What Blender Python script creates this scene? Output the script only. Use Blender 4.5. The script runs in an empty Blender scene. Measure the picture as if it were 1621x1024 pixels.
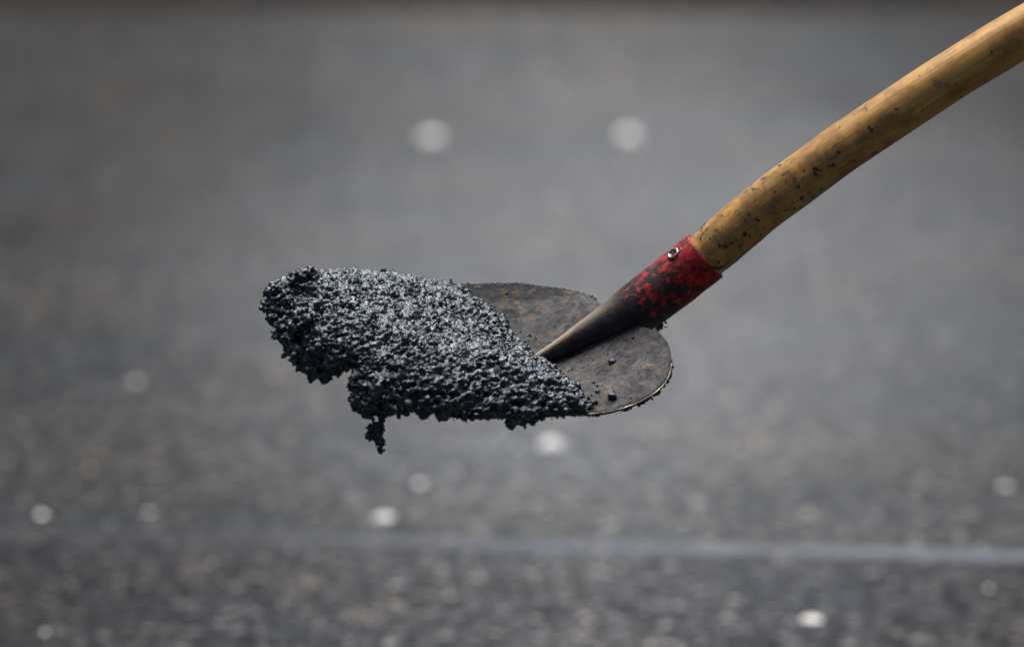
import bpy, bmesh, math, random
import numpy as np
from mathutils import Vector, Matrix, noise
from mathutils.geometry import delaunay_2d_cdt

random.seed(7)
rng = np.random.default_rng(7)
S = bpy.context.scene
COL = S.collection
R = math.radians

# ------------------------------------------------------------------ camera, sky, sun, exposure
PITCH = R(10.0)
FOCUS = 4.6
CAM = Vector((0.0, -FOCUS * math.cos(PITCH), 0.59 + FOCUS * math.sin(PITCH)))
cam_d = bpy.data.cameras.new('camera')
cam_d.lens = 200.0
cam_d.sensor_width = 36.0
cam_d.clip_end = 2000.0
cam_d.dof.use_dof = True
cam_d.dof.focus_distance = FOCUS - 0.02
cam_d.dof.aperture_fstop = 4.0
cam = bpy.data.objects.new('camera', cam_d)
cam.location = CAM
cam.rotation_euler = (math.pi / 2 - PITCH, 0, 0)
COL.objects.link(cam)
S.camera = cam

SUN_EL, SUN_AZ = R(72.0), R(-10.0)          # azimuth from +Y towards +X
world = bpy.data.worlds.new('World')
S.world = world
world.use_nodes = True
wn = world.node_tree.nodes
wl = world.node_tree.links
bg = wn['Background']
sky_tex = wn.new('ShaderNodeTexSky')
sky_tex.sky_type = 'NISHITA'
sky_tex.sun_disc = False
sky_tex.sun_elevation = SUN_EL
sky_tex.sun_rotation = SUN_AZ
sky_tex.air_density = 0.8
sky_tex.dust_density = 2.0
sky_tex.ozone_density = 1.0
wl.new(sky_tex.outputs[0], bg.inputs[0])
bg.inputs[1].default_value = 0.05
sun_d = bpy.data.lights.new('sun', 'SUN')
sun_d.energy = 4.5
sun_d.angle = R(44)
sun_d.color = (1.0, 0.98, 0.95)
sun = bpy.data.objects.new('sun', sun_d)
sdir = Vector((math.sin(SUN_AZ) * math.cos(SUN_EL), math.cos(SUN_AZ) * math.cos(SUN_EL), math.sin(SUN_EL)))
sun.rotation_euler = sdir.to_track_quat('Z', 'Y').to_euler()
sun.location = (0, 0, 20)
COL.objects.link(sun)
S.view_settings.view_transform = 'Standard'
S.view_settings.look = 'None'
S.view_settings.gamma = 1.0
S.view_settings.use_curve_mapping = False
S.view_settings.exposure = 0.65
STEAM = 0.27                                 # density of the steam at its thickest, per metre
S.cycles.use_denoising = True
S.cycles.max_bounces = 6

# ------------------------------------------------------------------ coordinates
MM = 36.0 / 200.0 * FOCUS * 1000 / 1621      # mm per photo pixel in the focus plane
C0 = Vector((0, 0, 0.59))
RIGHT = Vector((1, 0, 0))
UP = Vector((0, math.sin(PITCH), math.cos(PITCH)))
BACK = Vector((0, -math.cos(PITCH), math.sin(PITCH)))
CF = np.array([RIGHT, UP, BACK])             # rows


def px(u, v, z=0.0):
    """photo pixel + millimetres in front of the focus plane -> mm in the shovel's working frame"""
    k = (FOCUS * 1000 - z) / (FOCUS * 1000) * MM
    return np.array(((u - 810.5) * k, (512 - v) * k, z))


def to_world(P):
    return np.asarray(P, float) * 0.001 @ CF + np.array(C0)


def ground(u, v, z=0.0):
    d = RIGHT * ((u - 810.5) * MM / 1000) + UP * ((512 - v) * MM / 1000) - BACK * FOCUS
    t = (z - CAM.z) / d.z
    return CAM + d * t


# ------------------------------------------------------------------ object helpers
def tag(o, label=None, cat=None, group=None, kind=None):
    if label: o['label'] = label
    if cat: o['category'] = cat
    if group: o['group'] = group
    if kind: o['kind'] = kind
    return o


def link(name, me, mats, parent=None, smooth=True):
    o = bpy.data.objects.new(name, me)
    COL.objects.link(o)
    for m in (mats if isinstance(mats, (list, tuple)) else [mats]):
        me.materials.append(m)
    if smooth:
        me.polygons.foreach_set('use_smooth', np.ones(len(me.polygons), bool))
    if parent is not None:
        o.parent = parent
    return o


def mesh(name, V, F, uv=None):
    me = bpy.data.meshes.new(name)
    me.from_pydata([tuple(v) for v in V], [], F)
    if uv is not None:
        lay = me.uv_layers.new(name='UVMap')
        for lp in me.loops:
            lay.data[lp.index].uv = uv[lp.vertex_index]
    me.update()
    return me


def tri_mesh(name, V, T):
    me = bpy.data.meshes.new(name)
    V = np.asarray(V, np.float32); T = np.asarray(T, np.int32)
    me.vertices.add(len(V)); me.vertices.foreach_set('co', V.ravel())
    me.loops.add(T.size); me.loops.foreach_set('vertex_index', T.ravel())
    me.polygons.add(len(T)); me.polygons.foreach_set('loop_start', np.arange(0, T.size, 3, dtype=np.int32))
    me.update(calc_edges=True); me.validate()
    return me


def catmull(P, n=12):
    P = np.array(P, float)
    P = np.vstack([2 * P[0] - P[1], P, 2 * P[-1] - P[-2]])
    o = []
    for i in range(1, len(P) - 2):
        a, b, c, d = P[i - 1:i + 3]
        for t in np.linspace(0, 1, n, endpoint=False):
            o.append(.5 * ((2 * b) + (-a + c) * t + (2 * a - 5 * b + 4 * c - d) * t * t + (-a + 3 * b - 3 * c + d) * t ** 3))
    o.append(P[-2])
    return np.array(o)


# ------------------------------------------------------------------ material helpers
def new_mat(name):
    m = bpy.data.materials.new(name)
    m.use_nodes = True
    nt = m.node_tree
    return m, nt, nt.nodes['Principled BSDF']


def N(nt, kind, **kw):
    n = nt.nodes.new(kind)
    for k, v in kw.items():
        if k.startswith('i_'):
            n.inputs[k[2:].replace('_', ' ')].default_value = v
        else:
            setattr(n, k, v)
    return n


def coords(nt, which='Object', scale=(1, 1, 1), loc=(0, 0, 0)):
    t = N(nt, 'ShaderNodeTexCoord')
    mp = N(nt, 'ShaderNodeMapping')
    mp.inputs['Scale'].default_value = scale
    mp.inputs['Location'].default_value = loc
    nt.links.new(t.outputs[which], mp.inputs[0])
    return mp.outputs[0]


def noise_tex(nt, vec, scale, detail=4, rough=.55, dist=0.0):
    n = N(nt, 'ShaderNodeTexNoise')
    n.inputs['Scale'].default_value = scale
    n.inputs['Detail'].default_value = detail
    n.inputs['Roughness'].default_value = rough
    n.inputs['Distortion'].default_value = dist
    nt.links.new(vec, n.inputs['Vector'])
    return n.outputs['Fac']


def ramp(nt, fac, stops):
    r = N(nt, 'ShaderNodeValToRGB')
    el = r.color_ramp.elements
    while len(el) < len(stops): el.new(0.5)
    for e, (p, c) in zip(el, stops):
        e.position = p
        e.color = c if len(c) == 4 else (*c, 1)
    nt.links.new(fac, r.inputs[0])
    return r.outputs[0]


def g(v): return (v, v, v, 1)


def mix(nt, fac, a, b, mode='MIX'):
    m = N(nt, 'ShaderNodeMix', data_type='RGBA', blend_type=mode)
    for sock, val in ((m.inputs['Factor'], fac), (m.inputs['A'], a), (m.inputs['B'], b)):
        pass
    fi, ai, bi = m.inputs[0], m.inputs[6], m.inputs[7]
    for sock, val in ((fi, fac), (ai, a), (bi, b)):
        if isinstance(val, (int, float, tuple)):
            sock.default_value = val if not (isinstance(val, tuple) and len(val) == 3) else (*val, 1)
        else:
            nt.links.new(val, sock)
    return m.outputs[2]


def math_n(nt, op, a, b=0.0, clamp=False):
    m = N(nt, 'ShaderNodeMath', operation=op, use_clamp=clamp)
    for sock, val in zip(m.inputs, (a, b)):
        if isinstance(val, (int, float)): sock.default_value = val
        else: nt.links.new(val, sock)
    return m.outputs[0]


def bump(nt, b, height, strength, dist):
    n = N(nt, 'ShaderNodeBump')
    n.inputs['Strength'].default_value = strength
    n.inputs['Distance'].default_value = dist
    nt.links.new(height, n.inputs['Height'])
    nt.links.new(n.outputs[0], b.inputs['Normal'])
    return n


# ------------------------------------------------------------------ road materials
def road_material(name, fine, base, spread, rough, tint):
    m, nt, b = new_mat(name)
    v = coords(nt)
    stones = N(nt, 'ShaderNodeTexVoronoi')
    stones.inputs['Scale'].default_value = fine
    nt.links.new(v, stones.inputs['Vector'])
    cell = N(nt, 'ShaderNodeSeparateColor')
    nt.links.new(stones.outputs['Color'], cell.inputs[0])
    lo, hi = base * (1 - spread), base * (1 + spread * .55)
    col = ramp(nt, cell.outputs[0], [(0, (base * .15 * tint[0], base * .15 * tint[1], base * .18 * tint[2])),
                                     (.55, (base * .75 * tint[0], base * .75 * tint[1], base * .75 * tint[2])),
                                     (.84, (base * 1.3 * tint[0], base * 1.25 * tint[1], base * 1.2 * tint[2])),
                                     (.93, (base * 2.3, base * 2.25, base * 2.25)), (.98, (base * 3.2, base * 2.9, base * 2.5)), (1, (.27, .24, .20))])
    mid = ramp(nt, noise_tex(nt, v, fine * .42, 3, .6), [(.32, g(.6)), (.5, g(.95)), (.68, g(1.4))])
    lump = ramp(nt, noise_tex(nt, v, 34, 2, .5), [(.32, g(.72)), (.5, g(.98)), (.66, g(1.35))])
    big = ramp(nt, noise_tex(nt, v, 1.1, 3, .55), [(.3, g(.8)), (.7, g(1.2))])
    warm = ramp(nt, noise_tex(nt, v, 2.3, 2, .5), [(.35, (.95, 1.0, 1.06)), (.65, (1.06, 1.0, .93))])
    col = mix(nt, 1.0, col, mid, 'MULTIPLY')
    col = mix(nt, 1.0, col, lump, 'MULTIPLY')
    col = mix(nt, 1.0, col, big, 'MULTIPLY')
    col = mix(nt, 1.0, col, warm, 'MULTIPLY')
    # lens vignette painted into the road colour: lighter middle, darker sides
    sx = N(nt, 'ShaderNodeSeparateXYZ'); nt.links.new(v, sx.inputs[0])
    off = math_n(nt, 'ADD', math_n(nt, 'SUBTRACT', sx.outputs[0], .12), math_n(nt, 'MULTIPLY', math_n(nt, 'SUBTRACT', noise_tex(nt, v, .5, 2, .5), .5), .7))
    vignette = ramp(nt, math_n(nt, 'ABSOLUTE', off), [(.0, g(1.32)), (.28, g(1.1)), (.6, g(.68)), (1, g(.5))])
    col = mix(nt, 1.0, col, vignette, 'MULTIPLY')
    nt.links.new(col, b.inputs['Base Color'])
    b.inputs['Roughness'].default_value = rough
    b.inputs['Specular IOR Level'].default_value = .1
    h = mix(nt, .5, stones.outputs['Distance'], noise_tex(nt, v, fine * 1.7, 2, .6))
    bump(nt, b, h, .6, .004)
    return m


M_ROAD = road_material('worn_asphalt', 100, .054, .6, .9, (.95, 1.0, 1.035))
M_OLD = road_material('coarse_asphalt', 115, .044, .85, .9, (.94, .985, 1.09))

m, nt, b = new_mat('pale_joint'); M_SEAM = m
v = coords(nt)
sep = N(nt, 'ShaderNodeSeparateXYZ'); nt.links.new(v, sep.inputs[0])
along = N(nt, 'ShaderNodeMapRange'); along.inputs['From Min'].default_value = -.36; along.inputs['From Max'].default_value = .25
nt.links.new(sep.outputs[0], along.inputs[0])
f = math_n(nt, 'MULTIPLY', along.outputs[0], ramp(nt, noise_tex(nt, v, 14, 4), [(.3, g(.55)), (.65, g(1))]))
nt.links.new(mix(nt, f, (.03, .03, .032), (.115, .126, .146)), b.inputs['Base Color'])  # joint colour gets paler from left to right, broken by noise
b.inputs['Roughness'].default_value = .9
b.inputs['Specular IOR Level'].default_value = .2

m, nt, b = new_mat('brown_soil'); M_SOIL = m
v = coords(nt)
nt.links.new(ramp(nt, noise_tex(nt, v, 5, 6, .65), [(.3, (.008, .0048, .003)), (.7, (.032, .019, .011))]), b.inputs['Base Color'])
b.inputs['Roughness'].default_value = .95
bump(nt, b, noise_tex(nt, v, 9, 6, .7), .8, .05)

m, nt, b = new_mat('pale_stone'); M_STONE = m
v = coords(nt)
nt.links.new(ramp(nt, noise_tex(nt, v, 90, 4, .6), [(.3, (.7, .67, .6)), (.7, (.85, .83, .77))]), b.inputs['Base Color'])
b.inputs['Roughness'].default_value = .5
bump(nt, b, noise_tex(nt, v, 150, 4, .6), .4, .002)
m, nt, b = new_mat('tan_stone'); M_TAN = m
v = coords(nt)
nt.links.new(ramp(nt, noise_tex(nt, v, 90, 4, .6), [(.3, (.3, .2, .12)), (.7, (.5, .36, .23))]), b.inputs['Base Color'])
b.inputs['Roughness'].default_value = .6

# ------------------------------------------------------------------ shovel materials
m, nt, b = new_mat('bitumen_mix'); M_TAR = m
v = coords(nt)
nt.links.new(ramp(nt, noise_tex(nt, v, 260, 4, .6), [(.35, (.003, .0032, .004)), (.7, (.012, .013, .0155))]), b.inputs['Base Color'])
gloss = math_n(nt, 'ADD', math_n(nt, 'MULTIPLY', noise_tex(nt, v, 340, 3, .6), .6), math_n(nt, 'MULTIPLY', noise_tex(nt, v, 62, 4, .65), .45))
nt.links.new(ramp(nt, gloss, [(.36, g(.10)), (.52, g(.22)), (.64, g(.7))]), b.inputs['Roughness'])
b.inputs['IOR'].default_value = 1.74
b.inputs['Specular Tint'].default_value = (.8, .91, 1, 1)
bump(nt, b, noise_tex(nt, v, 420, 5, .65), .75, .0014)

m, nt, b = new_mat('dirty_steel'); M_STEEL = m
v = coords(nt)
n1 = noise_tex(nt, v, 46, 9, .78, .8)
col = ramp(nt, n1, [(.3, (.012, .012, .013)), (.42, (.04, .038, .039)), (.54, (.074, .068, .069)), (.68, (.15, .132, .118))])
spk = ramp(nt, noise_tex(nt, v, 190, 5, .7), [(.34, g(0)), (.44, g(1))])
col = mix(nt, spk, (.01, .01, .011), col)
scr = ramp(nt, noise_tex(nt, coords(nt, 'UV', scale=(9, 120, 1)), 2.0, 5, .7, .3), [(.35, g(.55)), (.6, g(1.15)), (.75, g(1.7))])
col = mix(nt, .7, col, scr, 'MULTIPLY')
suv = N(nt, 'ShaderNodeSeparateXYZ'); nt.links.new(coords(nt, 'UV'), suv.inputs[0])
smear = noise_tex(nt, v, 48, 8, .75, .6)
faredge = ramp(nt, math_n(nt, 'ADD', math_n(nt, 'MULTIPLY', math_n(nt, 'SUBTRACT', .235, suv.outputs[1]), 2.6), smear), [(.62, g(0)), (.78, g(.92))])
col = mix(nt, faredge, col, (.009, .008, .009))
film = ramp(nt, math_n(nt, 'ADD', math_n(nt, 'MULTIPLY', math_n(nt, 'SUBTRACT', suv.outputs[0], .3), 1.1), smear), [(.55, g(0)), (.7, g(.9))])
col = mix(nt, film, col, (.010, .009, .010))
redm = ramp(nt, noise_tex(nt, coords(nt, loc=(.31, .12, .05)), 24, 6, .7), [(.62, g(0)), (.7, g(.55))])
col = mix(nt, redm, col, (.16, .035, .035))
rust = ramp(nt, noise_tex(nt, coords(nt, loc=(1.3, .4, .2)), 60, 5, .7), [(.57, g(0)), (.7, g(.6))])
col = mix(nt, rust, col, (.2, .13, .065))
nt.links.new(col, b.inputs['Base Color'])
b.inputs['Metallic'].default_value = .15
nt.links.new(ramp(nt, noise_tex(nt, v, 70, 5, .6), [(.3, g(.6)), (.7, g(.9))]), b.inputs['Roughness'])
b.inputs['Specular IOR Level'].default_value = .16
bump(nt, b, noise_tex(nt, v, 200, 7, .75), .8, .0012)

m, nt, b = new_mat('worn_edge_steel'); M_EDGE = m
v = coords(nt)
nt.links.new(ramp(nt, noise_tex(nt, v, 60, 4, .6), [(.46, (.03, .025, .02)), (.66, (.27, .22, .15))]), b.inputs['Base Color'])
b.inputs['Metallic'].default_value = .8
b.inputs['Roughness'].default_value = .35

# socket: UV u = 0 at the open (handle) end .. 1 on the blade, v = round the tube
m, nt, b = new_mat('chipped_red_paint'); M_SOCKET = m
uvv = coords(nt, 'UV')
v = coords(nt)
sep = N(nt, 'ShaderNodeSeparateXYZ'); nt.links.new(uvv, sep.inputs[0])
u = sep.outputs[0]
worn = ramp(nt, noise_tex(nt, v, 70, 8, .72), [(.28, (.008, .007, .008)), (.5, (.026, .02, .022)), (.64, (.05, .036, .036)), (.78, (.11, .075, .055))])
red = ramp(nt, noise_tex(nt, v, 150, 6, .65), [(.3, (.15, .004, .006)), (.52, (.37, .014, .013)), (.72, (.55, .075, .045))])
rag = noise_tex(nt, v, 150, 10, .8, .3)
keep = math_n(nt, 'SUBTRACT', math_n(nt, 'ADD', rag, math_n(nt, 'MULTIPLY', noise_tex(nt, v, 38, 3, .5), .5)), math_n(nt, 'MULTIPLY', u, .62))
redmask = ramp(nt, keep, [(.60, g(0)), (.63, g(1))])
col = mix(nt, redmask, worn, red)
tar = ramp(nt, noise_tex(nt, coords(nt, loc=(.7, .2, .9)), 130, 8, .75), [(.49, g(0)), (.57, g(.9))])
col = mix(nt, tar, col, (.012, .009, .010))
fleck = ramp(nt, noise_tex(nt, coords(nt, loc=(.1, .6, .3)), 95, 5, .6), [(.66, g(0)), (.69, g(1))])
col = mix(nt, fleck, col, (.32, .012, .014))
bare = ramp(nt, noise_tex(nt, coords(nt, loc=(.2, .9, .4)), 120, 7, .7), [(.65, g(0)), (.7, g(.9))])
col = mix(nt, bare, col, (.27, .17, .075))
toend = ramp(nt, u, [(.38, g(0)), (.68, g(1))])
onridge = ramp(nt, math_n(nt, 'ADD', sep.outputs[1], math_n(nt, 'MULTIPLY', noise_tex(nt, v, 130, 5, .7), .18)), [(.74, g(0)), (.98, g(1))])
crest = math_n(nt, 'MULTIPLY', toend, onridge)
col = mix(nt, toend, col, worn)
col = mix(nt, crest, col, (.38, .29, .2))  # polished ridge wear, with its highlight painted into the colour
nt.links.new(col, b.inputs['Base Color'])
nt.links.new(ramp(nt, redmask, [(0, g(.5)), (1, g(.5))]), b.inputs['Roughness'])
b.inputs['Specular IOR Level'].default_value = .22
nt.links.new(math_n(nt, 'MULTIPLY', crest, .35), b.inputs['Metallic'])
bump(nt, b, mix(nt, .4, keep, noise_tex(nt, v, 260, 6, .75)), .6, .0015)

# handle: UV u = metres along the wood, v = round it
m, nt, b = new_mat('handled_ash_wood'); M_WOOD = m
uvv = coords(nt, 'UV', scale=(4, 3.0, 1))
gr = coords(nt, 'UV', scale=(3, 26, 1))
v = coords(nt)
fib = noise_tex(nt, gr, 3.2, 9, .76, 1.2)
col = ramp(nt, fib, [(.3, (.12, .045, .008)), (.43, (.40, .20, .042)), (.56, (.64, .365, .095)), (.72, (.78, .52, .185))])
patch = ramp(nt, noise_tex(nt, coords(nt, 'UV', scale=(9, 2.2, 1)), 1.6, 4, .6), [(.3, (.6, .52, .42)), (.65, (1.05, 1.02, 1.0))])
col = mix(nt, 1.0, col, patch, 'MULTIPLY')
sep = N(nt, 'ShaderNodeSeparateXYZ'); nt.links.new(coords(nt, 'UV'), sep.inputs[0])
near = ramp(nt, math_n(nt, 'MULTIPLY', sep.outputs[0], 1.0), [(.0, g(.10)), (.12, g(.07)), (.2, g(.04)), (.3, g(0))])
spots = ramp(nt, math_n(nt, 'ADD', noise_tex(nt, v, 135, 5, .62), near), [(.665, g(0)), (.70, g(.95))])
blots = ramp(nt, math_n(nt, 'ADD', noise_tex(nt, coords(nt, 'UV', scale=(26, 3.2, 1), loc=(.35, .2, 0)), 2.6, 8, .75), near), [(.655, g(0)), (.74, g(.95))])
spots = math_n(nt, 'MAXIMUM', spots, blots)
grime = ramp(nt, math_n(nt, 'ADD', noise_tex(nt, coords(nt, loc=(.3, .3, .1)), 42, 6, .7, .5), near), [(.5, g(0)), (.68, g(.65))])
col = mix(nt, grime, col, (.11, .062, .026))
col = mix(nt, spots, col, (.014, .011, .010))
nt.links.new(col, b.inputs['Base Color'])
b.inputs['Roughness'].default_value = .42
b.inputs['Specular IOR Level'].default_value = .4
bump(nt, b, mix(nt, .5, fib, noise_tex(nt, v, 120, 5, .6)), .3, .0015)

m, nt, b = new_mat('rivet_steel'); M_RIVET = m
b.inputs['Base Color'].default_value = (.5, .47, .43, 1)
b.inputs['Metallic'].default_value = .9
b.inputs['Roughness'].default_value = .38
nt.links.new(ramp(nt, noise_tex(nt, coords(nt), 900, 4, .6), [(.45, (.05, .04, .035)), (.56, (.45, .42, .38))]), b.inputs['Base Color'])

# ------------------------------------------------------------------ setting: road, older strip, joint, bank
def sheet(name, pts, z, mat):
    me = mesh(name, [(x, y, z) for x, y in pts], [tuple(range(len(pts)))])
    return tag(link(name, me, mat, smooth=False), kind='structure')


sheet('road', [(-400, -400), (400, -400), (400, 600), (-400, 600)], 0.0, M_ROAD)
jl, jr = ground(0, 850), ground(1621, 886)
slope = (jr.y - jl.y) / (jr.x - jl.x)
jy = lambda x: jl.y + slope * (x - jl.x)
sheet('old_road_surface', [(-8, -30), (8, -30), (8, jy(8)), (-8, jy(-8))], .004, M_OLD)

xs = np.linspace(-4, 4, 260)                 # the joint: a shallow rounded lip of uneven width
V, F = [], []
for i, x in enumerate(xs):
    w = .027 + .012 * noise.noise((x * 5, 3.1, 0)) + .006 * noise.noise((x * 23, 1.0, 0))
    c = jy(x) + .01 * noise.noise((x * 2.3, 7.7, 0))
    for k, (dy, dz) in enumerate(((-1, .0043), (-.6, .0062), (.2, .0075), (.7, .006), (1, .002))):
        V.append((x, c + dy * w, dz))
    if i:
        for k in range(4):
            a = (i - 1) * 5 + k
            F.append((a, a + 5, a + 6, a + 1))
tag(link('road_joint', mesh('road_joint', V, F), M_SEAM), kind='structure')

nx, ny = 220, 26                             # bare earth bank behind the road
by = ground(810, 19).y
V, F = [], []
for j in range(ny):
    for i in range(nx):
        x = -11 + 22 * i / (nx - 1)
        t = j / (ny - 1)
        prof = 1.5 * (1 - (1 - t) ** 2)
        z = prof + (.18 * noise.noise((x * 1.7, t * 6, 2)) + .08 * noise.noise((x * 5, t * 17, 5))) * min(1, t * 4)
        V.append((x, by + t * 3.2 + .08 * noise.noise((x * 1.3, 0, 9)), z - (.02 if j == 0 else 0)))
        if i and j:
            a = j * nx + i
            F.append((a - nx - 1, a - nx, a, a - 1))
tag(link('earth_bank', mesh('earth_bank', V, F), M_SOIL), kind='structure')

# ------------------------------------------------------------------ pale stones lying on the road
def stone(u, v, wpx, hmul, label, mat=None, grp='pale stones lying on the road'):
    p = ground(u, v, .004)
    dist = (p - CAM).length
    r = (1.25 if v < 400 else 1.08) * wpx * MM / 1000 * dist / FOCUS / 2
    bm = bmesh.new()
    bmesh.ops.create_icosphere(bm, subdivisions=3, radius=1)
    sd = rng.uniform(0, 50)
    ang = rng.uniform(0, 6.28)
    for vert in bm.verts:
        k = 1 + .28 * noise.noise(vert.co * 1.1 + Vector((sd, 0, 0))) + .12 * noise.noise(vert.co * 2.7 + Vector((0, sd, 0)))
        c = vert.co * k
        q = Vector((c.x * r, c.y * r * .85, max(c.z, -.5) * r * .62 * hmul))
        vert.co = Matrix.Rotation(ang, 3, 'Z') @ q
    me = bpy.data.meshes.new('road_stone'); bm.to_mesh(me); bm.free()
    o = link('road_stone', me, mat or M_STONE)
    o.location = (p.x, p.y, r * .28 * hmul)
    tag(o, label, 'stone', grp)


stone(682, 228, 35, 1, 'far pale stone on the road above the black heap, left of the far pair')
stone(994, 222, 33, 1, 'far pale stone on the road, right of the far pair, left of the wooden handle')
stone(880, 152, 9, 1, 'faint farthest pale stone between and beyond the far pair')
stone(873, 708, 40, 1, 'bright pale stone on the road just below the shovel blade')
stone(820, 706, 10, 1, 'dim pale stone close to the left of the bright one below the blade')
stone(665, 765, 19, 1, 'dim greyish stone below the black drip of the heap')
stone(607, 822, 31, 1, 'brightest white stone just above the road joint below the drip')
stone(237, 810, 14, 1, 'pale stone above the joint, second from the left edge')
stone(67, 815, 20, 1, 'whitish stone above the joint near the left edge')
stone(142, 742, 12, 1, 'small tan stone up and right of the whitish left edge stone', M_TAN)
stone(215, 603, 14, 1, 'faint large pale stone at the left, level with the lower heap')
stone(1590, 770, 18, 1, 'pale stone above the joint near the right edge')
stone(1566, 930, 15, 1, 'pale stone below the joint near the right edge')
stone(1284, 980, 34, .6, 'large flat white stone on the near coarse asphalt at the lower right')
stone(1380, 905, 12, 1, 'small dull stone touching the near side of the pale joint')
stone(72, 1000, 15, 1, 'cream stone on the coarse asphalt in the lower left corner')
stone(1055, 818, 14, 1, 'rusty orange stone above the joint, right of the brightest stone', M_TAN)
stone(770, 700, 9, 1, 'tiny pale stone below the middle of the heap')
stone(455, 690, 11, 1, 'tiny tan stone left of the drip', M_TAN)
stone(1075, 965, 10, 1, 'tiny tan stone left of the large flat white stone', M_TAN)

# ------------------------------------------------------------------ the shovel
B = np.array([[-0.984, 0.175, -0.043], [-0.115, -0.429, 0.896], [0.139, 0.886, 0.442]])
B /= np.linalg.norm(B, axis=0)
POS = np.array([-5.756, -10.011, 0.0])
LEN = 308.4
CRV = (-9.0, 59.0, 11.35, -18.4)


def surf(x, y):
    x = np.asarray(x, float); y = np.asarray(y, float)
    c1, c2, c3, c4 = CRV
    back = np.maximum(90 - x, 0) / 90
    z = c1 * (y / 120) ** 2 + c2 * (np.maximum(x - 90, 0) / 210) ** 2 + c3 * back ** 2 + c4 * (np.abs(y) / 120) ** 2 * back
    z = z - 26 * np.exp(-((y) / 82) ** 2) * np.clip((270 - x) / 150, 0, 1) * np.clip((x - 2) / 75, 0, 1)
    z = z + 9 * np.exp(-((y) / 20) ** 2) * np.clip((80 - x) / 60, 0, 1)
    return z


def blade(x, y, h=0.0):
    x = np.atleast_1d(np.asarray(x, float)); y = np.atleast_1d(np.asarray(y, float))
    P = np.stack([x - 120, y, surf(x, y) + h], 1)
    return P @ B.T + POS


near_out = catmull([(26, 8), (6, 32), (0, 45), (-3, 66), (4, 93), (28, 111), (77, 122.7), (139, 123.6), (200, 125.7), (256, 83.6), (293, 35), (308.4, 0)])
far_out = catmull([(44, 6), (31, 35), (34, 60), (43, 85.5), (60, 107), (96, 121), (145, 123.6), (200, 123), (256, 83.6), (293, 35), (308.4, 0)])
far_out[:, 1] *= -1
outline = np.vstack([near_out, far_out[::-1][1:]])          # closed polygon

ORIGIN = Vector(to_world(blade(120, 0)[0]))
shovel = bpy.data.objects.new('shovel', None)
COL.objects.link(shovel)
shovel.location = ORIGIN
shovel.empty_display_size = .1
tag(shovel, 'worn round point shovel with bent wooden handle and red socket, loaded with black asphalt', 'shovel')


def loc(P):
    return to_world(P) - np.array(ORIGIN)


# blade sheet
pts = [Vector(p) for p in outline]
grid = []
for gx in np.arange(-2, 308, 5.0):
    for gy in np.arange(-124, 125, 5.0):
        grid.append((gx + rng.uniform(-.6, .6), gy + rng.uniform(-.6, .6)))
gp = np.array(grid)


def inside(P, poly):
    x, y = P[:, 0], P[:, 1]
    c = np.zeros(len(P), bool)
    for (x1, y1), (x2, y2) in zip(poly, np.roll(poly, -1, 0)):
        if y1 != y2:
            k = ((y1 > y) != (y2 > y)) & (x < (x2 - x1) * (y - y1) / (y2 - y1) + x1)
            c ^= k
    return c


def edge_dist(P, poly):
    d = np.full(len(P), 1e9)
    for a, e in zip(poly, np.roll(poly, -1, 0)):
        ab = e - a
        t = np.clip(((P - a) @ ab) / (ab @ ab + 1e-9), 0, 1)
        d = np.minimum(d, np.linalg.norm(P - a - t[:, None] * ab, axis=1))
    return d


gp = gp[inside(gp, outline)]
gp = gp[edge_dist(gp, outline) > 2.2]
allp = [Vector(p) for p in outline] + [Vector(p) for p in gp]
no = len(outline)
vv, ee, ff, *_ = delaunay_2d_cdt(allp, [(i, (i + 1) % no) for i in range(no)], [], 1, 1e-5)
vv = np.array([tuple(q) for q in vv])
wob = np.array([1.1 * noise.noise((x * .022, y * .022, 1)) + .5 * noise.noise((x * .06, y * .06, 4)) for x, y in vv])
top = blade(vv[:, 0], vv[:, 1], wob)
bot = blade(vv[:, 0], vv[:, 1], wob - 2.2)
n = len(vv)
F = []
cnt = {}
for f in ff:
    p, q, r = [vv[i] for i in f[:3]]
    ccw = (q[0] - p[0]) * (r[1] - p[1]) - (q[1] - p[1]) * (r[0] - p[0]) > 0
    f = list(f) if ccw else list(f)[::-1]
    F.append(tuple(f)); F.append(tuple(i + n for i in f[::-1]))
    for a, c in zip(f, f[1:] + f[:1]):
        cnt[(a, c)] = 1
for (a, c) in list(cnt):
    if (c, a) not in cnt:
        F.append((c, a, a + n, c + n))
buv = np.stack([vv[:, 0] / 300, vv[:, 1] / 250 + .5], 1)
bl = link('blade', mesh('blade', loc(np.vstack([top, bot])), F, np.vstack([buv, buv])), M_STEEL, shovel)


def tube(path, rad, seg=28, cap=True, u0=0.0, squash=None, ref=(0, 0, 1)):
    """path in the mm frame; returns verts, faces, uv"""
    path = np.array(path, float)
    T = np.gradient(path, axis=0)
    T /= np.linalg.norm(T, axis=1)[:, None]
    V, F, UV = [], [], []
    s = u0
    for i, (p, t) in enumerate(zip(path, T)):
        if i: s += np.linalg.norm(p - path[i - 1]) / 1000
        e1 = np.cross(t, ref); e1 /= np.linalg.norm(e1)
        e2 = np.cross(e1, t)
        for k in range(seg):
            a = 2 * math.pi * k / seg
            r = rad[i] if np.ndim(rad[i]) == 0 else rad[i][k]
            V.append(p + r * (math.cos(a) * e1 + math.sin(a) * e2))
            UV.append((s, abs(k / seg * 2 - 1)))
        if i:
            for k in range(seg):
                a, c = (i - 1) * seg + k, (i - 1) * seg + (k + 1) % seg
                F.append((a, c, c + seg, a + seg))
    if cap:
        F.append(tuple(range(seg))[::-1]); F.append(tuple(range(len(V) - seg, len(V))))
    return np.array(V), F, np.array(UV)


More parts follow.
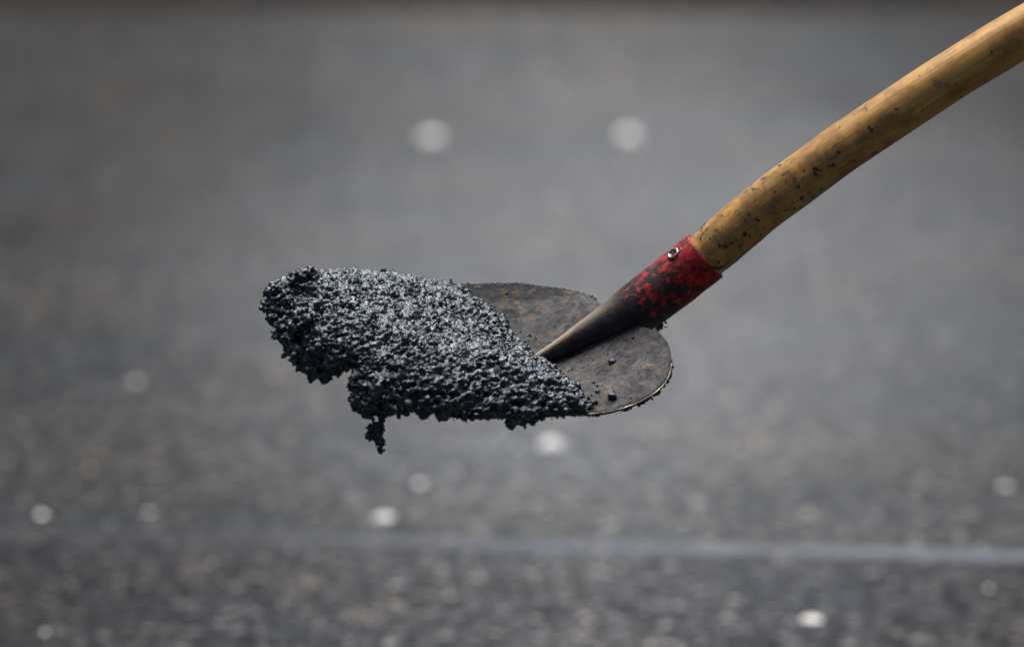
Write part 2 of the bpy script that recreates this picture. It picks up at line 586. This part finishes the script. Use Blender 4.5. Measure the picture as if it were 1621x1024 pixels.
# worn rim round the edge of the blade
op = np.vstack([near_out[42:], far_out[::-1][1:-56]])
rim = blade(op[:, 0], op[:, 1], -.9 + np.array([1.1 * noise.noise((x * .022, y * .022, 1)) + .5 * noise.noise((x * .06, y * .06, 4)) for x, y in op]))
V, F, UV = tube(rim, np.array([.95 + .5 * noise.noise((i * .17, 3, 0)) for i in range(len(rim))]), 8)
link('rim', mesh('rim', loc(V), F), M_EDGE, shovel)


def midplane(u, v):
    """a photo pixel placed on the shovel's plane of symmetry"""
    z = 0.0
    for _ in range(4):
        P = px(u, v, z)
        z = -(B[0, 1] * (P[0] - POS[0]) + B[1, 1] * (P[1] - POS[1])) / B[2, 1]
    return px(u, v, z)


# socket
sp = catmull([(1117, 405), (1088, 428), (1060, 450), (1010, 487), (975, 508), (935, 526), (895, 547), (850, 571), (800, 598)], 10)
sr = catmull([(43.5, 0), (43, 0), (43, 0), (41.5, 0), (35, 0), (25, 0), (16.5, 0), (10.5, 0), (5, 0)], 10)[:, 0] * MM
path = np.array([midplane(*q) for q in sp])
rr = []
for i, r in enumerate(sr):
    rr.append([r * (1 + .012 * noise.noise((math.cos(k * .224) * 2, math.sin(k * .224) * 2, i * .15))) for k in range(28)])
V, F, UV = tube(path, rr, 28, cap=False)
L0 = UV[:, 0].max()
UV[:, 0] /= L0
# open upper end: a lip with thickness, turned in to the wood
ring = V[:28]
axis = path[0] - path[1]; axis /= np.linalg.norm(axis)
inner = path[0] + (ring - path[0]) * .93
deep = inner - axis * 12
V = np.vstack([V, inner, deep])
UV = np.vstack([UV, UV[:28], UV[:28]])
b0 = len(V) - 56
for k in range(28):
    k2 = (k + 1) % 28
    F.append((k2, k, b0 + k, b0 + k2))
    F.append((b0 + k2, b0 + k, b0 + 28 + k, b0 + 28 + k2))
link('socket', mesh('socket', loc(V), F, UV), M_SOCKET, shovel)

# handle
hc = [(1090, 427), (1122, 400), (1160, 368), (1201, 333), (1266, 284), (1329, 238), (1381, 203), (1474, 141), (1550, 93), (1642, 38),
      (1800, -52), (2050, -190), (2350, -350), (2650, -505)]
hp = catmull(hc, 14)
hpath = np.array([midplane(*q) for q in hp])
hr = []
for i, q in enumerate(hpath):
    s = i * .11
    base_r = 39.3 * MM * (1 + .02 * noise.noise((s * .9, 0, 0)))
    if i < 16: base_r *= .985
    hr.append([base_r * (1 + .016 * noise.noise((math.cos(k * .196) * 1.3, math.sin(k * .196) * 1.3, s * .7))) for k in range(32)])
V, F, UV = tube(hpath, hr, 32)
link('handle', mesh('handle', loc(V), F, UV), M_WOOD, shovel)


def socket_point(u, v):
    """point on the camera-facing skin of the socket seen at a photo pixel, with its normal"""
    a, c = path[0], path[20]
    ax = (a - c) / np.linalg.norm(a - c)
    z = 30.0
    lo, hi = -60.0, 60.0
    best = None
    for z in np.linspace(hi, lo, 600):
        P = px(u, v, z)
        w = P - c
        rad = w - ax * (w @ ax)
        if np.linalg.norm(rad) <= 43 * MM:
            return P, rad / np.linalg.norm(rad)
    return P, np.array((0, 0, 1.0))


def disc_ring(P, nrm, prof, seg=20):
    nrm = nrm / np.linalg.norm(nrm)
    e1 = np.cross(nrm, (1, 0, 0)); e1 /= np.linalg.norm(e1); e2 = np.cross(nrm, e1)
    V, F = [], []
    for j, (r, h) in enumerate(prof):
        for k in range(seg):
            a = 2 * math.pi * k / seg
            V.append(P + nrm * h + r * (math.cos(a) * e1 + math.sin(a) * e2))
        if j:
            for k in range(seg):
                a, c = (j - 1) * seg + k, (j - 1) * seg + (k + 1) % seg
                F.append((a, c, c + seg, a + seg))
    F.append(tuple(range(len(V) - seg, len(V))))
    return np.array(V), F


P, nrm = socket_point(1066, 402)
V, F = disc_ring(P, nrm, [(5.6, -1.5), (5.6, .7), (5.1, 1.5), (4.2, 1.7), (3.3, 1.1), (2.8, -.1), (1.5, -.4)])
link('rivet', mesh('rivet', loc(V), F), M_RIVET, shovel)
P, nrm = socket_point(1075, 396)
V, F = disc_ring(P, nrm, [(2.6, -1), (2.4, .35), (1.6, .5), (1.0, -.4)])
link('nail_hole', mesh('nail_hole', loc(V), F), M_TAR, shovel)

# ------------------------------------------------------------------ granules
ICO = []
for k in range(14):
    bm = bmesh.new()
    bmesh.ops.create_icosphere(bm, subdivisions=1 if k < 9 else 2, radius=1)
    for vert in bm.verts:
        vert.co *= 1 + .42 * noise.noise(vert.co * 1.25 + Vector((k * 7.1, 0, 0)))
    bm.verts.index_update()
    ICO.append((np.array([tuple(q.co) for q in bm.verts]), np.array([[q.index for q in f.verts] for f in bm.faces])))
    bm.free()


def rand_rot(nn):
    q = rng.normal(size=(nn, 4)); q /= np.linalg.norm(q, axis=1)[:, None]
    w, x, y, z = q.T
    return np.stack([np.stack([1 - 2 * (y * y + z * z), 2 * (x * y - z * w), 2 * (x * z + y * w)], 1),
                     np.stack([2 * (x * y + z * w), 1 - 2 * (x * x + z * z), 2 * (y * z - x * w)], 1),
                     np.stack([2 * (x * z - y * w), 2 * (y * z + x * w), 1 - 2 * (x * x + y * y)], 1)], 1)


def granules(P, r, kinds):
    VV, TT, off = [], [], 0
    P = np.asarray(P, float); r = np.asarray(r, float)
    which = rng.choice(kinds, len(P))
    for k in kinds:
        sel = which == k
        nn = sel.sum()
        if not nn: continue
        iv, it = ICO[k]
        RR = rand_rot(nn)
        sc = rng.uniform(.65, 1.25, (nn, 1, 3)) * r[sel][:, None, None]
        W = np.einsum('nij,nvj->nvi', RR, iv[None] * sc) + P[sel][:, None, :]
        T = it[None] + (np.arange(nn) * len(iv))[:, None, None] + off
        VV.append(W.reshape(-1, 3)); TT.append(T.reshape(-1, 3)); off += nn * len(iv)
    return np.vstack(VV), np.vstack(TT)


# ------------------------------------------------------------------ the heap of asphalt
def xb(y):
    return 98 - .28 * y + .00073 * y * y


near_px = []
for q in blade(near_out[:, 0], near_out[:, 1]):
    k = (FOCUS * 1000 - q[2]) / (FOCUS * 1000) * MM
    near_px.append((q[0] / k + 810.5, 512 - q[1] / k, q[2]))
near_px = np.array(near_px)
nf = near_px[60:][::-1]                      # from the tip back along the near edge, u ascending


def edge_z(u): return float(np.interp(u, nf[:, 0], nf[:, 2]))


balls = []
hg = np.array([(x, y) for x in np.arange(60, 309, 4.5) for y in np.arange(-124, 125, 4.5)])
hg = hg[inside(hg, outline)]
ed = edge_dist(hg, outline)
for (x, y), d in zip(hg, ed):
    run = x - xb(y) + 7 * noise.noise((x * .03, y * .06, 12)) + 4 * noise.noise((x * .09, y * .15, 2))
    if run < 0: continue
    lump = .5 + noise.noise((x * .018, y * .018, 3)) + .4 * noise.noise((x * .05, y * .05, 8))
    h = 4 + 22 * min(1, run / 62) ** .75 * min(1, d / 42) ** .6 * (1 + .14 * lump) + 2.2 * noise.noise((x * .07, y * .07, 1))
    if y > 0: h += 4 * min(1, run / 40) * min(1, (y / 60))
    if x > 235: h -= 5 * min(1, (x - 235) / 60)
    if y < 0: h *= 1 + .6 * y / 120
    h = max(h, 2.5)
    rad = 6.0 if d > 8 else 4.0
    balls.append((blade(x, y, h - rad * .8)[0], rad))
    if h > 12: balls.append((blade(x, y, h * .4)[0], 6.5))

OVER = [  # overhang along the near edge and round the tip: pixel, pixel radius, mm in front of the edge
    (430, 482, 13, 0), (424, 480, 7, 0), (440, 500, 17, 0), (455, 520, 21, 1), (468, 543, 22, 2), (484, 563, 24, 3), (500, 580, 21, 3),
    (513, 594, 11, 3), (526, 577, 19, 3), (541, 568, 13, 2), (516, 602, 6, 3), (470, 566, 11, 2), (490, 432, 10, -24), (462, 441, 9, -16), (478, 436, 10, -20), (436, 456, 9, -6), (444, 464, 13, -12), (466, 447, 11, -30), (490, 438, 11, -40),
    (510, 545, 28, 3), (480, 515, 28, 2), (545, 560, 26, -2),
    (573, 606, 21, 6), (570, 630, 17, 8), (585, 642, 20, 8), (600, 618, 28, 8), (622, 634, 21, 6), (644, 640, 16, 4), (585, 600, 22, 4),
    (668, 642, 15, 3), (700, 646, 13, 2), (730, 648, 13, 2), (760, 647, 12, 2), (790, 646, 14, 2), (820, 650, 15, 3), (812, 660, 14, 3), (811, 670, 10, 3), (828, 663, 12, 3), (842, 660, 11, 3),
    (840, 652, 12, 3), (862, 648, 10, 2), (885, 642, 9, 2), (905, 634, 10, 1), (640, 655, 6, 4), (700, 656, 8, 2), (735, 658, 8, 2), (668, 654, 8, 2), (770, 656, 7, 2), (655, 615, 26, 0), (850, 658, 9, 3), (880, 650, 8, 2)]
for u_, v_, r_, dz in OVER:
    balls.append((px(u_, v_, edge_z(u_) + dz - r_ * MM * .3), r_ * MM))
DRIP = [(602, 652, 8), (604, 660, 6), (603, 668, 6), (598, 676, 9), (587, 679, 8), (586, 690, 8), (597, 687, 10), (602, 697, 8), (603, 704, 4.5), (604, 712, 4.5)]


def ball_mesh(lst, sub=2):
    bm = bmesh.new(); bmesh.ops.create_icosphere(bm, subdivisions=sub, radius=1)
    bm.verts.index_update()
    iv = np.array([tuple(q.co) for q in bm.verts]); it = np.array([[q.index for q in f.verts] for f in bm.faces]); bm.free()
    V = np.vstack([c + iv * r for c, r in lst])
    T = np.vstack([it + i * len(iv) for i in range(len(lst))])
    return V, T


def fuse(lst, name, voxel, amp):
    """balls -> one continuous crumbly skin, vertices still in the mm frame"""
    V, T = ball_mesh(lst)
    tmp = bpy.data.objects.new(name, tri_mesh(name, V, T)); COL.objects.link(tmp)
    md = tmp.modifiers.new('skin', 'REMESH'); md.mode = 'VOXEL'; md.voxel_size = voxel
    sm = tmp.modifiers.new('relax', 'SMOOTH'); sm.iterations = 2; sm.factor = .5
    dg = bpy.context.evaluated_depsgraph_get()
    me = bpy.data.meshes.new_from_object(tmp.evaluated_get(dg))
    bpy.data.objects.remove(tmp)
    co = np.empty(len(me.vertices) * 3, np.float32); me.vertices.foreach_get('co', co); co = co.reshape(-1, 3)
    no_ = np.empty(len(me.vertices) * 3, np.float32); me.vertices.foreach_get('normal', no_); no_ = no_.reshape(-1, 3)
    ax, ay, az = co.astype(float) @ B[:, 0], co.astype(float) @ B[:, 1], co.astype(float) @ B[:, 2]
    d = np.array([noise.noise((a * .05, c * .08, e * .08)) * 2.2
                  + (.55 - 2 * abs(noise.noise((a * .09, c * .13, e * .13)))) * 3.0
                  - max(0, noise.noise((a * .17 + 4, c * .24, e * .24)) - .04) * 8.0
                  + (.5 - 2 * abs(noise.noise((a * .27 + 9, c * .36, e * .36)))) * 2.0
                  + noise.noise((a * .55, c * .7, e * .7)) * 1.1 for a, c, e in zip(ax, ay, az)]) * amp
    return me, co + no_ * d[:, None], no_


heap_me, hv, hn = fuse(balls, 'asphalt_heap', 1.2, 1.0)
heap_me.vertices.foreach_set('co', loc(hv).astype(np.float32).ravel())
heap_me.update()
heap = link('asphalt_heap', heap_me, M_TAR)
heap.location = ORIGIN
tag(heap, 'heap of glossy black asphalt lying on the shovel blade and overhanging its edge', 'asphalt')

view = np.array((0, 0.1, 1.0)); upv = B[:, 2]
vis = np.where((hn @ view > -.25) | (hn @ upv > .1))[0]
pick = rng.choice(vis, 4200)
rad = np.clip(rng.lognormal(math.log(.85), .55, len(pick)), .4, 3.8)
Pg = hv[pick] + hn[pick] * (rad * rng.uniform(-.7, .3, len(pick)))[:, None] + rng.normal(0, .4, (len(pick), 3))
V, T = granules(Pg, rad, list(range(9)))
tag(link('aggregate', tri_mesh('aggregate', loc(V), T), M_TAR, heap, False), kind='stuff')
lump = np.where((hn @ upv > .0) & (hn[:, 1] > .0))[0]      # bigger coated stones breaking the surface
pick = rng.choice(lump, 130)
rad = rng.uniform(1.8, 4.0, len(pick))
V, T = granules(hv[pick] - hn[pick] * (rad * rng.uniform(.1, .75, len(pick)))[:, None], rad, [0, 2, 4, 6, 8])
tag(link('coarse_aggregate', tri_mesh('coarse_aggregate', loc(V), T), M_TAR, heap, False), kind='stuff')
low = np.where((hn[:, 1] < -.2) & (hn[:, 2] > -.5))[0]      # ragged lower fringe
pick = rng.choice(low, 700)
rad = rng.uniform(.9, 3.0, len(pick))
V, T = granules(hv[pick] + hn[pick] * rad[:, None] * .8, rad, list(range(9)))
tag(link('ragged_crumbs', tri_mesh('ragged_crumbs', loc(V), T), M_TAR, heap, False), kind='stuff')

dl = [(px(u_, v_, edge_z(u_) + 6), r_ * MM) for u_, v_, r_ in DRIP]
dm, dv, dn = fuse(dl, 'hanging_drip', .8, .35)
dm.vertices.foreach_set('co', loc(dv).astype(np.float32).ravel()); dm.update()
drip = link('hanging_drip', dm, M_TAR, heap)
pick = rng.choice(len(dv), 200)
rad = rng.uniform(.5, 1.5, len(pick))
V, T = granules(dv[pick] + dn[pick] * rad[:, None] * .5, rad, list(range(9)))
tag(link('crumbs', tri_mesh('crumbs', loc(V), T), M_TAR, drip), kind='stuff')

# tar residue stuck under the near edge, on the socket joint and along the far lobe
P, r = [], []
for i in range(380):
    t = rng.uniform(14, 96)
    k = int(np.clip(t, 0, len(near_out) - 2))
    x, y = (near_out[k] + (near_out[k + 1] - near_out[k]) * rng.random()) * rng.uniform(.985, 1.0)
    if noise.noise((t * .35, 0, 0)) < -.12: continue
    P.append(blade(x, y, -2.5 - abs(rng.normal(0, .8)))[0] + rng.normal(0, .5, 3)); r.append(rng.uniform(.5, 1.7) * (1.0 if 42 < k < 72 else .55))
for i in range(130):
    P.append(midplane(1038 + rng.normal(0, 7), 516 + rng.normal(0, 3)) + np.array((0, 0, rng.uniform(-6, 8)))); r.append(rng.uniform(.5, 1.5))
for i in range(160):
    k = int(rng.integers(25, 75)); x, y = (far_out[k] + (far_out[k + 1] - far_out[k]) * rng.random()) * rng.uniform(.93, 1.0)
    P.append(blade(x, y, rng.uniform(-1, .6))[0]); r.append(rng.uniform(.4, 1.1))
for i in range(260):                          # fine specks over the bare steel
    x, y = rng.uniform(8, 120), rng.uniform(-110, 112)
    if inside(np.array([(x, y)]), outline)[0]:
        P.append(blade(x, y, .2)[0]); r.append(rng.uniform(.25, .75))
V, T = granules(P, r, list(range(9)))
tag(link('tar_residue', tri_mesh('tar_residue', loc(V), T), M_TAR, shovel), kind='stuff')


def crumb(x, y, r, label):
    c = blade(x, y, r * .5)[0]
    k = 10 + int(rng.integers(0, 4))
    iv, it = ICO[k]
    me = tri_mesh('asphalt_crumb', (iv * (r * 1.25, r * .7, r) * .001), it)
    o = link('asphalt_crumb', me, M_TAR); o.location = Vector(to_world(c))
    tag(o, label, 'crumb', 'loose crumbs on the bare steel of the blade')


crumb(42, 52, 2.6, 'black crumb alone on the bare steel below the socket')
crumb(52, 104, 3.0, 'black crumb near the lower right rim of the blade')
crumb(62, 92, 1.5, 'smallest black crumb between the heap and the rim crumb')
crumb(150, -112, 3.4, 'black crumb on the far edge of the blade behind the heap')

# loose crumbs spilt along the ragged edge of the heap
P, r = [], []
while len(P) < 300:
    y = rng.uniform(-118, 116); x = xb(y) + 6 - abs(rng.normal(0, 8)) - (rng.exponential(18) if rng.random() < .2 else 0)
    if inside(np.array([(x, y)]), outline)[0] and not (abs(y) < 24 and x < 95):
        q = min(2.4, rng.lognormal(math.log(.75), .5)); r.append(q); P.append(blade(x, y, q * .4)[0])
V, T = granules(P, r, list(range(9)))
tag(link('loose_crumbs', tri_mesh('loose_crumbs', loc(V), T), M_TAR, heap, False), kind='stuff')

# ------------------------------------------------------------------ thin steam off the hot road behind the shovel, also shaped to brighten mid-frame
bm = bmesh.new()
bmesh.ops.create_icosphere(bm, subdivisions=3, radius=1)
me = bpy.data.meshes.new('steam'); bm.to_mesh(me); bm.free()
m = bpy.data.materials.new('thin_steam'); m.use_nodes = True
nt = m.node_tree
nt.nodes.remove(nt.nodes['Principled BSDF'])
vol = N(nt, 'ShaderNodeVolumePrincipled')
vol.inputs['Color'].default_value = (.95, .96, 1, 1)
vol.inputs['Anisotropy'].default_value = 0.0
nt.links.new(vol.outputs[0], nt.nodes['Material Output'].inputs['Volume'])
v = coords(nt)
ln = N(nt, 'ShaderNodeVectorMath', operation='LENGTH'); nt.links.new(v, ln.inputs[0])
fall = N(nt, 'ShaderNodeMapRange', interpolation_type='SMOOTHERSTEP')
for k_, q_ in (('From Min', 1.0), ('From Max', .1), ('To Min', 0), ('To Max', 1)): fall.inputs[k_].default_value = q_
nt.links.new(ln.outputs['Value'], fall.inputs[0])
wisp = ramp(nt, noise_tex(nt, v, 2.2, 3, .5, .6), [(.3, g(.55)), (.7, g(1.3))])
nt.links.new(math_n(nt, 'MULTIPLY', math_n(nt, 'MULTIPLY', fall.outputs[0], wisp), STEAM), vol.inputs['Density'])
st = link('steam', me, m)
st.location = (.14, 1.25, .40)
st.scale = (.78, 1.0, .385)
tag(st, kind='stuff')
